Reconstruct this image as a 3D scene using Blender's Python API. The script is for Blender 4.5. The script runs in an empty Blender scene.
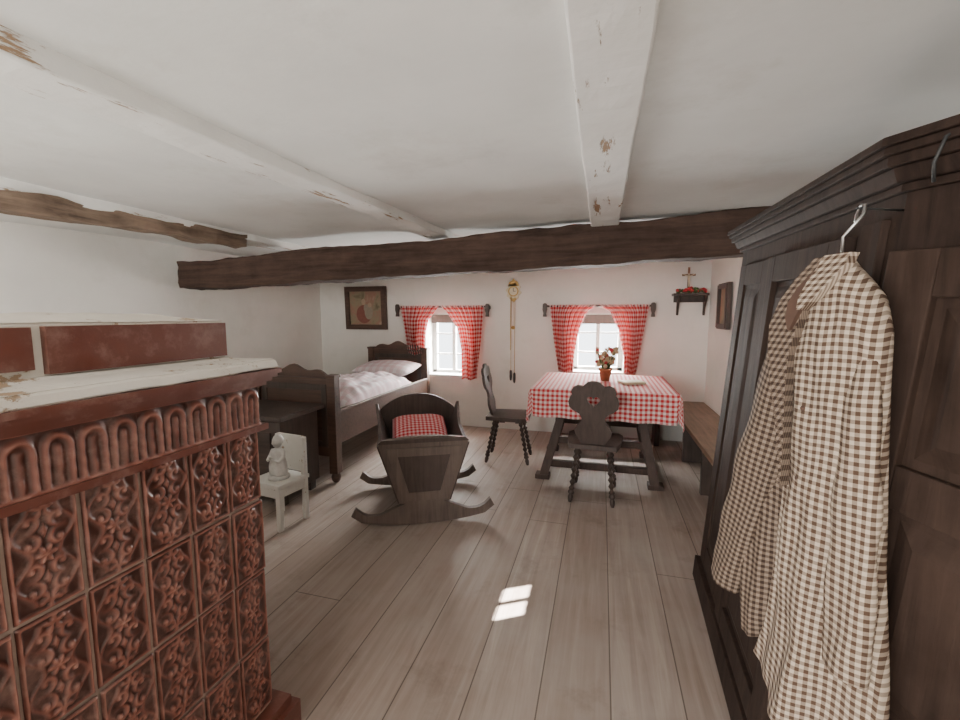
import bpy, math, random
import numpy as np
from mathutils import Vector, Matrix, noise
from mathutils.geometry import tessellate_polygon
random.seed(4)
scene=bpy.context.scene
# ------------------------------------------------------------------ materials
def newmat(name):
    m=bpy.data.materials.new(name); m.use_nodes=True
    nt=m.node_tree; nt.nodes.clear()
    out=nt.nodes.new('ShaderNodeOutputMaterial'); b=nt.nodes.new('ShaderNodeBsdfPrincipled')
    nt.links.new(b.outputs[0],out.inputs[0])
    return m,nt,b,out
def N(nt,t,**kw):
    n=nt.nodes.new(t)
    for k,v in kw.items(): setattr(n,k,v)
    return n
def mapping(nt,scale,coord='Object',loc=(0,0,0),rot=(0,0,0)):
    tc=N(nt,'ShaderNodeTexCoord'); mp=N(nt,'ShaderNodeMapping')
    mp.inputs['Scale'].default_value=scale; mp.inputs['Location'].default_value=loc; mp.inputs['Rotation'].default_value=rot
    nt.links.new(tc.outputs[coord],mp.inputs[0]); return mp.outputs[0]
def noisetex(nt,vec,scale,detail=5,rough=.6,dist=0):
    n=N(nt,'ShaderNodeTexNoise'); n.inputs['Scale'].default_value=scale; n.inputs['Detail'].default_value=detail
    n.inputs['Roughness'].default_value=rough; n.inputs['Distortion'].default_value=dist
    nt.links.new(vec,n.inputs['Vector']); return n.outputs[0]
def ramp(nt,fac,stops):
    r=N(nt,'ShaderNodeValToRGB'); e=r.color_ramp.elements
    while len(e)<len(stops): e.new(.5)
    for i,(p,c) in enumerate(stops):
        e[i].position=p; e[i].color=(c[0],c[1],c[2],1)
    nt.links.new(fac,r.inputs[0]); return r.outputs[0]
def bump(nt,b,h,strength=.3,dist=.01):
    n=N(nt,'ShaderNodeBump'); n.inputs['Strength'].default_value=strength; n.inputs['Distance'].default_value=dist
    nt.links.new(h,n.inputs['Height']); nt.links.new(n.outputs[0],b.inputs['Normal'])
def mix(nt,f,a,c):
    m=N(nt,'ShaderNodeMix',data_type='RGBA')
    if isinstance(f,(int,float)): m.inputs[0].default_value=f
    else: nt.links.new(f,m.inputs[0])
    for i,x in ((6,a),(7,c)):
        if isinstance(x,tuple): m.inputs[i].default_value=(x[0],x[1],x[2],1)
        else: nt.links.new(x,m.inputs[i])
    return m.outputs[2]
def math_(nt,op,a,b=None):
    m=N(nt,'ShaderNodeMath',operation=op)
    for i,x in enumerate((a,b)):
        if x is None: continue
        if isinstance(x,(int,float)): m.inputs[i].default_value=x
        else: nt.links.new(x,m.inputs[i])
    return m.outputs[0]
def flat(name,col,rough=.6,metal=0):
    m,nt,b,o=newmat(name)
    v=mapping(nt,(1,1,1)); n=noisetex(nt,v,35,3)
    d=tuple(c*.82 for c in col); nt.links.new(ramp(nt,n,[(.3,d),(.7,col)]),b.inputs['Base Color'])
    b.inputs['Roughness'].default_value=rough; b.inputs['Metallic'].default_value=metal
    return m
def wood(name,c1,c2,axis='z',rough=.5,sc=1.0,bmp=.25,spec=.5,wear=.35):
    m,nt,b,o=newmat(name)
    s={'x':(1.5,22,22),'y':(22,1.5,22),'z':(22,22,1.5)}[axis]
    v=mapping(nt,tuple(a*sc for a in s)); n=noisetex(nt,v,1.6,7,.65,.6)
    v2=mapping(nt,(1,1,1)); n2=noisetex(nt,v2,3.5,6,.65)
    col=ramp(nt,n,[(.3,c1),(.72,c2)])
    col=mix(nt,ramp(nt,n2,[(.35,(0,0,0)),(.75,(wear,wear,wear))]),col,tuple(min(1,c*1.7+.01) for c in c2))
    nt.links.new(col,b.inputs['Base Color']); b.inputs['Roughness'].default_value=rough; b.inputs['Specular IOR Level'].default_value=spec
    bump(nt,b,n,bmp,.004); return m
def plaster(name,col,dark,chips=None,bs=.3,smudge=0,ccol=(.36,.24,.15)):
    m,nt,b,o=newmat(name)
    v=mapping(nt,(1,1,1)); n=noisetex(nt,v,1.3,6,.6); n2=noisetex(nt,v,9,6,.6); n3=noisetex(nt,v,2.2,3,.5)
    c=ramp(nt,n,[(.3,dark),(.62,col)])
    h=math_(nt,'ADD',math_(nt,'MULTIPLY',n2,.5),math_(nt,'MULTIPLY',n3,2.2))
    if smudge:
        sm=ramp(nt,noisetex(nt,mapping(nt,(1,1,1),loc=(1,2,9)),2.1,7,.7),[(.54,(0,0,0)),(.74,(smudge,smudge,smudge))])
        c=mix(nt,sm,c,tuple(x*y for x,y in zip(dark,(.80,.77,.72))))
    if chips:
        nz=noisetex(nt,mapping(nt,chips[1]),2.6,7,.7)
        f=ramp(nt,nz,[(chips[0],(0,0,0)),(chips[0]+.03,(1,1,1))])
        c=mix(nt,f,c,ccol)
        h=math_(nt,'SUBTRACT',h,math_(nt,'MULTIPLY',f,.5))
    nt.links.new(c,b.inputs['Base Color']); b.inputs['Roughness'].default_value=.9; b.inputs['Specular IOR Level'].default_value=.25
    bump(nt,b,h,bs,.012); return m
def gingham(name,c_dark,c_light,period,transl=0.0,midf=.62):
    m,nt,b,o=newmat(name)
    tc=N(nt,'ShaderNodeTexCoord'); sp=N(nt,'ShaderNodeSeparateXYZ'); nt.links.new(tc.outputs['UV'],sp.inputs[0])
    s=[]
    for k in (0,1):
        x=math_(nt,'MULTIPLY',sp.outputs[k],1/period); x=math_(nt,'FRACT',x); s.append(math_(nt,'GREATER_THAN',x,.5))
    f=math_(nt,'MULTIPLY',math_(nt,'ADD',s[0],s[1]),.5)
    mid=tuple((a*midf+d*(1-midf)) for a,d in zip(c_dark,c_light))
    r=N(nt,'ShaderNodeValToRGB'); r.color_ramp.interpolation='CONSTANT'; e=r.color_ramp.elements; e.new(.5)
    for i,(p,c) in enumerate(((0,c_light),(.25,mid),(.75,c_dark))): e[i].position=p; e[i].color=(*c,1)
    nt.links.new(f,r.inputs[0]); nt.links.new(r.outputs[0],b.inputs['Base Color'])
    b.inputs['Roughness'].default_value=.9; b.inputs['Specular IOR Level'].default_value=.2
    if transl>0:
        t=N(nt,'ShaderNodeBsdfTranslucent'); nt.links.new(r.outputs[0],t.inputs[0])
        ms=N(nt,'ShaderNodeMixShader'); ms.inputs[0].default_value=transl
        nt.links.new(b.outputs[0],ms.inputs[1]); nt.links.new(t.outputs[0],ms.inputs[2]); nt.links.new(ms.outputs[0],o.inputs[0])
    return m
M={}
M['wall']=plaster('wall_plaster',(.86,.835,.785),(.77,.745,.695),smudge=.35)
M['ceil']=plaster('ceiling_plaster',(.82,.82,.79),(.72,.72,.695),smudge=.5)
M['beamw']=plaster('painted_beam',(.88,.87,.84),(.76,.745,.71),chips=(.59,(6,.9,6)),bs=.5)
M['stovep']=plaster('stove_whitewash',(.82,.79,.73),(.62,.56,.48),chips=(.60,(3,3,5)),bs=.5,ccol=(.42,.30,.20))
M['dark']=wood('dark_wood_z',(.025,.016,.013),(.070,.047,.037),'z',.5)
M['darkx']=wood('dark_wood_x',(.025,.016,.013),(.070,.047,.037),'x',.5)
M['darky']=wood('dark_wood_y',(.025,.016,.013),(.070,.047,.037),'y',.5)
M['tableg']=wood('table_leg_wood',(.03,.018,.014),(.075,.045,.034),'z',.65)
M['cross']=wood('old_beam_wood',(.014,.008,.006),(.080,.049,.037),'x',.85,.6,1.0,.2)
M['worn']=wood('worn_timber',(.05,.034,.025),(.28,.20,.145),'y',.9,.8,1.0,.2)
M['ward']=wood('wardrobe_wood',(.012,.007,.0055),(.040,.025,.019),'z',.8,.8,.5,.14,.35)
M['ward2']=wood('wardrobe_door_wood',(.015,.0085,.006),(.050,.030,.022),'z',.75,.8,.5,.18,.45)
M['bed']=wood('bed_wood',(.035,.016,.011),(.10,.052,.034),'x',.45)
M['cradle']=wood('cradle_wood',(.085,.062,.052),(.175,.133,.113),'z',.65)
M['cradled']=wood('cradle_panel_wood',(.040,.027,.023),(.092,.066,.056),'z',.62)
M['bench']=wood('bench_wood',(.11,.068,.045),(.26,.17,.115),'y',.5)
M['white_wood']=plaster('white_painted_wood',(.80,.79,.75),(.60,.57,.52),chips=(.62,(9,9,9)))
M['red']=gingham('red_gingham_curtain',(.58,.02,.025),(.90,.79,.75),.050,.45)
M['redt']=gingham('red_gingham_tablecloth',(.55,.03,.035),(.84,.71,.68),.038)
M['redp']=gingham('red_gingham_pillow',(.58,.02,.03),(.8,.55,.55),.03)
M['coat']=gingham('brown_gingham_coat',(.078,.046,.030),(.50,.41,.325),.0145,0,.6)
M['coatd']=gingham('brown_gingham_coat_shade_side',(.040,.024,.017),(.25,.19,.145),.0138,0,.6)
M['lapel']=flat('brown_lining',(.085,.045,.030),.8)
M['linen']=gingham('bed_linen',(.74,.58,.61),(.86,.81,.83),.09)
M['pil']=flat('white_linen',(.85,.83,.83),.9)
M['metal']=flat('dark_iron',(.04,.04,.04),.6,.4)
M['wire']=flat('hanger_steel',(.55,.55,.55),.3,1)
M['gold']=flat('aged_gold',(.55,.36,.12),.45,.5)
M['cream']=flat('cream_enamel',(.80,.72,.52),.4)
M['terra']=flat('terracotta',(.38,.13,.06),.7)
M['leaf']=flat('leaf_green',(.06,.11,.03),.7)
M['dry']=flat('dried_flower',(.50,.36,.22),.8)
M['flower']=flat('red_flower',(.5,.03,.04),.7)
M['pred']=flat('muted_red_paint',(.24,.085,.06),.7)
M['pblue']=flat('muted_robe_paint',(.30,.25,.19),.7)
M['pskin']=flat('muted_skin_paint',(.42,.30,.21),.7)
M['stone']=flat('white_plaster_figure',(.74,.73,.70),.75)
M['paper']=flat('paper',(.62,.50,.34),.8)
M['mortar']=flat('stove_mortar',(.36,.26,.21),.85)
M['winw']=flat('window_frame_white',(.75,.75,.72),.5)
M['tan']=wood('hanger_wood',(.16,.09,.05),(.28,.17,.10),'x',.5)
# floor
m,nt,b,o=newmat('floor_planks'); M['floor']=m
tc=N(nt,'ShaderNodeTexCoord'); sp=N(nt,'ShaderNodeSeparateXYZ'); nt.links.new(tc.outputs['Object'],sp.inputs[0])
px=math_(nt,'MULTIPLY',math_(nt,'ADD',sp.outputs[0],5.03),1/.255)
idx=math_(nt,'FLOOR',px); fr=math_(nt,'FRACT',px)
wn=N(nt,'ShaderNodeTexWhiteNoise',noise_dimensions='1D'); nt.links.new(idx,wn.inputs['W'])
cb=N(nt,'ShaderNodeCombineXYZ'); nt.links.new(math_(nt,'MULTIPLY',sp.outputs[0],26),cb.inputs[0]); nt.links.new(math_(nt,'ADD',math_(nt,'MULTIPLY',sp.outputs[1],1.3),math_(nt,'MULTIPLY',wn.outputs[0],37)),cb.inputs[1])
g=noisetex(nt,cb.outputs[0],1.0,7,.62,.8)
c=ramp(nt,g,[(.25,(.24,.175,.14)),(.55,(.36,.28,.235)),(.8,(.49,.41,.355))])
big=noisetex(nt,mapping(nt,(1,1,1)),1.1,5,.65)
c=mix(nt,ramp(nt,big,[(.35,(0,0,0)),(.7,(.65,.65,.65))]),c,(.46,.42,.385))
pv=math_(nt,'MULTIPLY',wn.outputs[0],.34)
c=mix(nt,pv,c,(.25,.18,.145))
st_=noisetex(nt,mapping(nt,(1,1,1),loc=(5,2,0)),3.1,7,.7)
c=mix(nt,ramp(nt,st_,[(.56,(0,0,0)),(.75,(.55,.55,.55))]),c,(.17,.12,.095))
ed=math_(nt,'LESS_THAN',math_(nt,'MINIMUM',fr,math_(nt,'SUBTRACT',1,fr)),.010)
jy=math_(nt,'FRACT',math_(nt,'ADD',math_(nt,'MULTIPLY',sp.outputs[1],1/3.4),math_(nt,'MULTIPLY',wn.outputs[0],7.3)))
jn=math_(nt,'LESS_THAN',jy,.0014)
ed=math_(nt,'MAXIMUM',ed,jn)
c=mix(nt,math_(nt,'MULTIPLY',ed,.75),c,(.07,.048,.038))
nt.links.new(c,b.inputs['Base Color']); b.inputs['Specular IOR Level'].default_value=.3
rr=N(nt,'ShaderNodeMapRange'); rr.inputs[3].default_value=.5; rr.inputs[4].default_value=.78; nt.links.new(big,rr.inputs[0]); nt.links.new(rr.outputs[0],b.inputs['Roughness'])
bump(nt,b,math_(nt,'SUBTRACT',math_(nt,'MULTIPLY',g,.5),ed),.35,.004)
# stove glaze, colour driven by modelled relief height (attribute)
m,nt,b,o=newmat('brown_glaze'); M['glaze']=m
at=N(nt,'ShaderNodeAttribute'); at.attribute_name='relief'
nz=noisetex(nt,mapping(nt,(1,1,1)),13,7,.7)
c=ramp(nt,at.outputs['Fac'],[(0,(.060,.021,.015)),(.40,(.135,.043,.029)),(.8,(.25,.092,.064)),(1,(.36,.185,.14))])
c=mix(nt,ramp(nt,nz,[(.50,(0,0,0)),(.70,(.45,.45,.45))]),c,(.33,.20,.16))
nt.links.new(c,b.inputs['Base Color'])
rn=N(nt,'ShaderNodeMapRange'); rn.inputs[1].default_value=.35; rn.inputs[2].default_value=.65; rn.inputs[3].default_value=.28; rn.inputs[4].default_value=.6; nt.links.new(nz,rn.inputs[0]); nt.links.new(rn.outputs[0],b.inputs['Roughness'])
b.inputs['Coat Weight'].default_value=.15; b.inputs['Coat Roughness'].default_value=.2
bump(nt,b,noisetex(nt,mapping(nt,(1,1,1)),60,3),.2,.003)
# painted picture
m,nt,b,o=newmat('painting_canvas'); M['paint']=m
nz=noisetex(nt,mapping(nt,(1,1,1),loc=(1,0,3)),5,4,.6,.6)
nt.links.new(ramp(nt,nz,[(.3,(.13,.11,.06)),(.45,(.26,.21,.13)),(.58,(.30,.16,.11)),(.72,(.42,.34,.26))]),b.inputs['Base Color']); b.inputs['Roughness'].default_value=.5
# ------------------------------------------------------------------ builder
class B:
    def __init__(s,name): s.name=name; s.v=[]; s.f=[]; s.fm=[]; s.fs=[]; s.uv=[]; s.mats=[]; s.att=[]; s.T=Matrix.Identity(4)
    def mi(s,k):
        if k not in s.mats: s.mats.append(k)
        return s.mats.index(k)
    def add(s,vs,fs,mat,M4=None,smooth=False,uv=None,att=None):
        o=len(s.v); MM=s.T@M4 if M4 is not None else s.T
        for i,p in enumerate(vs):
            s.v.append(MM@Vector(p)); s.uv.append(uv[i] if uv is not None else (p[0],p[1])); s.att.append(att[i] if att is not None else .4)
        k=s.mi(mat)
        for f in fs: s.f.append([a+o for a in f]); s.fm.append(k); s.fs.append(smooth)
    def box(s,c,d,mat,M4=None,taper=None):
        x,y,z=[a/2 for a in d]; vs=[]
        for dz in (-z,z):
            t=(taper if (taper and dz>0) else 1)
            for dx,dy in ((-x,-y),(x,-y),(x,y),(-x,y)): vs.append((c[0]+dx*t,c[1]+dy*t,c[2]+dz))
        s.add(vs,[(3,2,1,0),(4,5,6,7),(0,1,5,4),(1,2,6,5),(2,3,7,6),(3,0,4,7)],mat,M4)
    def beam(s,p,q,w,h,mat,up=(0,0,1)):
        p=Vector(p);q=Vector(q);d=q-p;L=d.length;d.normalize();u=Vector(up)
        x=d.cross(u)
        if x.length<1e-4: x=d.cross(Vector((0,1,0)))
        x.normalize(); u=x.cross(d)
        R=Matrix((( *[x[0]],d[0],u[0],0),(x[1],d[1],u[1],0),(x[2],d[2],u[2],0),(0,0,0,1)))
        s.box((0,L/2,0),(w,L,h),mat,Matrix.Translation(p)@R)
    def prism(s,loops,th,mat,M4=None):
        if not isinstance(loops[0][0],(tuple,list)): loops=[loops]
        pts=[p for l in loops for p in l]; n=len(pts)
        tr=tessellate_polygon([[Vector((a,b,0)) for a,b in l] for l in loops])
        vs=[(a,0,b) for a,b in pts]+[(a,th,b) for a,b in pts]
        fs=[]
        for t in tr:
            a,b_,c_=[Vector((pts[i][0],pts[i][1],0)) for i in t]
            sgn=(b_-a).cross(c_-a).z
            t=list(t) if sgn>0 else list(t)[::-1]
            fs.append(t); fs.append([i+n for i in reversed(t)])
        o=0
        for li,l in enumerate(loops):
            k=len(l); area=sum(l[i][0]*l[(i+1)%k][1]-l[(i+1)%k][0]*l[i][1] for i in range(k))
            flip=(area<0)!=(li>0)
            for i in range(k):
                j=(i+1)%k; f=[o+j,o+i,o+i+n,o+j+n]
                fs.append(f[::-1] if flip else f)
            o+=k
        s.add(vs,fs,mat,M4)
    def rings(s,rings,mat,cap=True,smooth=True,M4=None,uv=None,att=None):
        n=len(rings[0]); vs=[p for r in rings for p in r]; fs=[]
        for i in range(len(rings)-1):
            for j in range(n): k=(j+1)%n; fs.append([i*n+j,i*n+k,(i+1)*n+k,(i+1)*n+j])
        if cap: fs.append(list(range(n))[::-1]); fs.append([(len(rings)-1)*n+j for j in range(n)])
        s.add(vs,fs,mat,M4,smooth,uv,att)
    def lathe(s,prof,mat,p=(0,0,0),q=None,seg=14):
        p=Vector(p)
        if q is None: D=Vector((0,0,1)); 
        else: D=Vector(q)-p
        d=D.normalized(); x=d.orthogonal().normalized(); y=d.cross(x)
        s.rings([[p+D*t+(x*math.cos(a)+y*math.sin(a))*r for a in [2*math.pi*k/seg for k in range(seg)]] for r,t in prof],mat)
    def tube(s,pts,rad,mat,seg=8):
        pts=[Vector(p) for p in pts]; rg=[]
        if not isinstance(rad,(list,tuple)): rad=[rad]*len(pts)
        x=None
        for i,p in enumerate(pts):
            d=(pts[min(i+1,len(pts)-1)]-pts[max(i-1,0)]).normalized()
            x=d.orthogonal().normalized() if x is None else (x-d*x.dot(d)).normalized()
            y=d.cross(x); rg.append([p+(x*math.cos(a)+y*math.sin(a))*rad[i] for a in [2*math.pi*k/seg for k in range(seg)]])
        s.rings(rg,mat)
    def grid(s,fn,nu,nv,mat,smooth=True,uvs=(1,1),thick=0):
        vs=[];uv=[];fs=[]
        for j in range(nv+1):
            for i in range(nu+1):
                u=i/nu;v=j/nv; vs.append(fn(u,v)); uv.append((u*uvs[0],v*uvs[1]))
        for j in range(nv):
            for i in range(nu): a=j*(nu+1)+i; fs.append([a,a+1,a+nu+2,a+nu+1])
        s.add(vs,fs,mat,None,smooth,uv)
    def sphere(s,c,r,mat,seg=12,rg=8,fn=None):
        if not isinstance(r,(tuple,list)): r=(r,r,r)
        R=[]
        for j in range(rg+1):
            t=math.pi*(.02+.96*j/rg)
            R.append([(c[0]+r[0]*math.sin(t)*math.cos(a),c[1]+r[1]*math.sin(t)*math.sin(a),c[2]-r[2]*math.cos(t)) for a in [2*math.pi*k/seg for k in range(seg)]])
        if fn: R=[[fn(Vector(p)) for p in r_] for r_ in R]
        s.rings(R,mat)
    def done(s,bevel=0,origin=None,solid=0):
        me=bpy.data.meshes.new(s.name)
        o=Vector(origin) if origin else Vector((0,0,0))
        me.from_pydata([tuple(p-o) for p in s.v],[],s.f)
        for k in s.mats: me.materials.append(M[k])
        me.polygons.foreach_set('material_index',s.fm); me.polygons.foreach_set('use_smooth',s.fs)
        ul=me.uv_layers.new(name='UVMap'); li=np.empty(len(me.loops),dtype=np.int32); me.loops.foreach_get('vertex_index',li)
        ul.data.foreach_set('uv',np.array(s.uv,dtype=np.float32)[li].ravel())
        a=me.attributes.new('relief','FLOAT','POINT'); a.data.foreach_set('value',np.array(s.att,dtype=np.float32))
        me.update()
        ob=bpy.data.objects.new(s.name.split('.')[0],me); ob.location=o; scene.collection.objects.link(ob)
        if solid:
            md=ob.modifiers.new('s','SOLIDIFY'); md.thickness=solid; md.offset=0
        if bevel:
            md=ob.modifiers.new('b','BEVEL'); md.width=bevel; md.segments=2; md.limit_method='ANGLE'; md.angle_limit=.7
        return ob
RZ=lambda a: Matrix.Rotation(math.radians(a),4,'Z'); RX=lambda a: Matrix.Rotation(math.radians(a),4,'X'); RY=lambda a: Matrix.Rotation(math.radians(a),4,'Y'); TR=lambda *p: Matrix.Translation(p)
def nz(p,s=1): return noise.noise(Vector(p)*s)
# ------------------------------------------------------------------ room
XL,XR,YB,YF,ZC=-3.7,1.1,5.1,-2.2,2.0
b=B('floor'); b.box(((XL+XR)/2,(YB+YF)/2,-.05),(XR-XL+.6,YB-YF+.9,.1),'floor'); b.done()
b=B('ceiling')
def cf(u,v):
    x=XL-.3+(XR-XL+.6)*u; y=YF-.3+(YB-YF+.6)*v
    return (x,y,ZC+.022*nz((x,y,0),.9)+.007*nz((x,y,5),3)+.01*min(1,max(-1,(y-1)/2)))
b.grid(cf,90,120,'ceil'); b.box(((XL+XR)/2,(YB+YF)/2,ZC+.12),(XR-XL+.6,YB-YF+.9,.1),'ceil'); b.done()
def wall_with_holes(name,axis,pos,th,a0,a1,z0,z1,holes,mat='wall'):
    b=B(name); xs=sorted({a0,a1,*[h[0] for h in holes],*[h[1] for h in holes]}); zs=sorted({z0,z1,*[h[2] for h in holes],*[h[3] for h in holes]})
    for i in range(len(xs)-1):
        for j in range(len(zs)-1):
            cx=(xs[i]+xs[i+1])/2; cz=(zs[j]+zs[j+1])/2
            if any(h[0]<cx<h[1] and h[2]<cz<h[3] for h in holes): continue
            if axis=='y': b.box((cx,pos+th/2,cz),(xs[i+1]-xs[i],abs(th),zs[j+1]-zs[j]),mat)
            else: b.box((pos+th/2,cx,cz),(abs(th),xs[i+1]-xs[i],zs[j+1]-zs[j]),mat)
    return b.done()
W1=(-2.16,-1.56,.62,1.42); W2=(-.33,.25,.72,1.42)
wall_with_holes('wall_back','y',YB,.36,XL-.3,XR+.3,0,ZC+.06,[W1,W2])
wall_with_holes('wall_left','x',XL,-.3,YF,YB,0,ZC+.06,[])
wall_with_holes('wall_right','x',XR,.05,YF,YB,0,ZC+.06,[(2.735,2.995,1.40,1.58)])
wall_with_holes('wall_front','y',YF,-.3,XL-.3,XR+.3,0,ZC+.06,[])
b=B('window_3'); b.box((XR+.025,2.865,1.49),(.03,.016,.18),'winw'); b.box((XR+.02,2.865,1.39),(.06,.30,.02),'winw'); b.box((XR+.02,2.865,1.59),(.06,.30,.02),'winw'); b.done()
for n,w in ((1,W1),(2,W2)):
    b=B('window_%d'%n); x0,x1,z0,z1=w; y=YB+.27
    for x in (x0+.03,x1-.03): b.box((x,y,(z0+z1)/2),(.06,.06,z1-z0),'winw')
    for z in (z0+.03,z1-.03): b.box(((x0+x1)/2,y,z),(x1-x0,.06,.06),'winw')
    b.box(((x0+x1)/2,y-.01,(z0+z1)/2),(.05,.05,z1-z0-.1),'winw')
    for k in (1,2): b.box(((x0+x1)/2,y,z0+(z1-z0)*k/3),(x1-x0-.1,.03,.022),'winw')
    b.box(((x0+x1)/2,YB+.12,z0+.01),(x1-x0+.0,.22,.025),'winw')
    b.done(.004)
def rough_beam(name,p,q,w,h,mat,seg=60,amp=.012,fr=3,k=5,smooth=True,groove=0):
    b=B(name); p=Vector(p);q=Vector(q); d=(q-p).normalized(); x=d.cross(Vector((0,0,1))).normalized(); z=x.cross(d)
    prof=[]; 
    def side(a,c):
        for t in [-.5,-.46,-.3,-.15,.0,.15,.3,.46]: yield a+(c-a)*(t+.5)
    for t in side(-.5,.5): prof.append((t,-.5))
    for t in side(-.5,.5): prof.append((.5,t))
    for t in side(.5,-.5): prof.append((t,.5))
    for t in side(.5,-.5): prof.append((-.5,t))
    R=[]
    for s_ in range(seg+1):
        c=p+(q-p)*s_/seg; r=[]
        for a,e in prof:
            corner=abs(a)>.49 and abs(e)>.49
            P=c+x*a*w*(.97 if corner else 1)+z*e*h*(.97 if corner else 1)
            n=noise.noise_vector(Vector((P.x*fr,P.y*fr,P.z*fr*2)))*amp+noise.noise_vector(P*12)*amp*.35
            if groove:
                cr_=noise.noise(Vector((P.x*1.3,P.y*1.3,P.z*30)))
                n-= (x*a*2 if abs(a)>.49 else z*e*2)*groove*max(0,cr_)
            r.append(P+n)
        R.append(r[::-1])
    b.rings(R,mat,True,smooth); return b.done()
rough_beam('ceiling_beam',(0.0,-2.1,2.02),(0.0,5.08,2.04),.17,.14,'beamw',amp=.009,smooth=False,seg=110)
rough_beam('ceiling_beam',(-1.46,-2.1,1.975),(-1.07,5.08,2.04),.16,.11,'beamw',amp=.011,smooth=False,seg=110)
rough_beam('ceiling_beam',(-2.72,-2.1,1.965),(-2.62,5.08,2.04),.22,.12,'beamw',amp=.012,smooth=False,seg=110)
rough_beam('ceiling_worn_timber',(-2.64,-1.5,1.835),(-2.60,2.66,1.945),.13,.09,'worn',amp=.024,fr=4,smooth=False,seg=110,groove=.012)
rough_beam('ceiling_crossbeam',(-3.62,3.1,1.745),(1.09,2.98,1.885),.22,.245,'cross',seg=150,amp=.022,fr=2.2,smooth=False,groove=.026)
# ------------------------------------------------------------------ stove
def relief(u,v):
    au=np.abs(u); h=np.zeros_like(u)
    def ridge(d,w): return np.exp(-(d/w)**2)
    for cx,cy,s in ((.44,1.15,1),(.44,.42,-1),(.44,-.42,1),(.44,-1.15,-1)):
        dx=au-cx; dy=v-cy; r=np.hypot(dx,dy)+1e-3; th=np.arctan2(dy,dx)*s
        ph=th-8.5*r**.75
        h=np.maximum(h,ridge(np.sin(ph/2),.46)*np.clip((.41-r)/.07,0,1))
        h=np.maximum(h,np.clip((.12-r)/.05,0,1))
    h=np.maximum(h,ridge(au-(.62-.24*np.cos(v*4.0)),.08)*.7*(np.abs(v)<1.6))
    r=np.hypot(u,v); th=np.arctan2(v,u)
    h=np.maximum(h,np.clip((.28+.07*np.cos(6*th)-r)/.06,0,1)*(.55+.45*np.abs(np.cos(3*th))))
    h=np.maximum(h,np.clip((.08-r)/.03,0,1))
    for cy,k in ((1.50,1),(-1.50,-1)):
        y=(v-cy)*k; rr_=np.hypot(u*1.0,y*.9); t2=np.arctan2(y,u)
        h=np.maximum(h,np.clip((.32*np.abs(np.cos(2.5*(t2-math.pi/2)))+.05-rr_)/.06,0,1)*.9)
    for cy in (.80,-.80):
        y=np.abs(v-cy); h=np.maximum(h,np.clip((.22-(np.abs(u)*1.7+y*.8))/.06,0,1)*.85)
    h=h*.85
    ed=np.minimum(1-au,1.88-np.abs(v))
    h=np.where(ed<.13,.15,h); h=np.maximum(h,ridge(ed-.08,.045)*1.0)
    h=np.where(ed<.02,-.2,h)
    return h
def tile(b,P0,U,V,Nn,w,h,nu=42,nv=78,fn=relief,depth=.0070,vr=1.88,sd=0):
    us=np.linspace(-1,1,nu+1); vs_=np.linspace(-vr,vr,nv+1); Ug,Vg=np.meshgrid(us,vs_)
    H=fn(Ug,Vg)+.10*np.sin(Ug*3.1+sd)*np.cos(Vg*2.3+sd*1.7)+.06*np.sin(Ug*9+Vg*7+sd*3)
    vs=[];att=[]
    for j in range(nv+1):
        for i in range(nu+1):
            p=P0+U*(w*(i/nu))+V*(h*(j/nv))+Nn*(depth*H[j,i]); vs.append(p); att.append(float(max(0,H[j,i])))
    fs=[[j*(nu+1)+i,j*(nu+1)+i+1,(j+1)*(nu+1)+i+1,(j+1)*(nu+1)+i] for j in range(nv) for i in range(nu)]
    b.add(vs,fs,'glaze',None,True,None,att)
def arch(u,v):
    x=(u+1)%1.0*2-1; w=.70
    yc=.62; d=np.where(v>yc,np.abs(np.hypot(x,(v-yc))-w),np.abs(np.abs(x)-w))
    h=np.exp(-(d/.2)**2)*.85
    d2=np.where(v>yc,np.hypot(x,(v-yc)),np.abs(x)); h=np.maximum(h,np.exp(-(d2/.22)**2)*.6*(v<yc+.15))
    h=np.where(v<-1.62,.8,h); h=np.where(v>1.68,.7,h)
    return h
SX=-1.02; Y1=1.07; cw=.12; rh=.232; z0=.13; ncol=9
b=B('tiled_stove')
b.box((-1.62,Y1-.6,.53),(1.192,1.192,1.06-.0),'mortar')
ux,uy,uz=Vector((1,0,0)),Vector((0,1,0)),Vector((0,0,1))
for r in range(4):
    for c in range(ncol):
        j_=.003*math.sin(c*7.3+r*4.1)
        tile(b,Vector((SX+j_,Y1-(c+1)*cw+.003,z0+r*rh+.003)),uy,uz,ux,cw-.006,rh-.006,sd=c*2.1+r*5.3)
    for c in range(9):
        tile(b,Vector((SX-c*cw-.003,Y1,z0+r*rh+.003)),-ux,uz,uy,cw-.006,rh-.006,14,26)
zf=z0+4*rh
for c in range(ncol+1):
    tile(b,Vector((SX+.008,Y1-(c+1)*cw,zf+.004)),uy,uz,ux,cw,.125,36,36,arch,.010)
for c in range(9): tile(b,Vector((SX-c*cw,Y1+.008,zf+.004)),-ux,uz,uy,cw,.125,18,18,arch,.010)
b.box((-1.62,Y1-.6,zf+.06),(1.18,1.18,.13),'mortar')
def course(z,h,out,mat):
    x1=SX+out; y1=Y1+out; x0=-2.25; y0=Y1-1.24
    b.box(((x0+x1)/2,(y0+y1)/2,z+h/2),(x1-x0,y1-y0,h),mat)
course(zf-.012,.018,.022,'glaze'); course(zf+.127,.012,.022,'glaze'); course(zf+.139,.012,.034,'glaze'); course(zf+.151,.012,.045,'glaze'); course(zf+.163,.014,.054,'glaze')
zt=zf+.203
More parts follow.
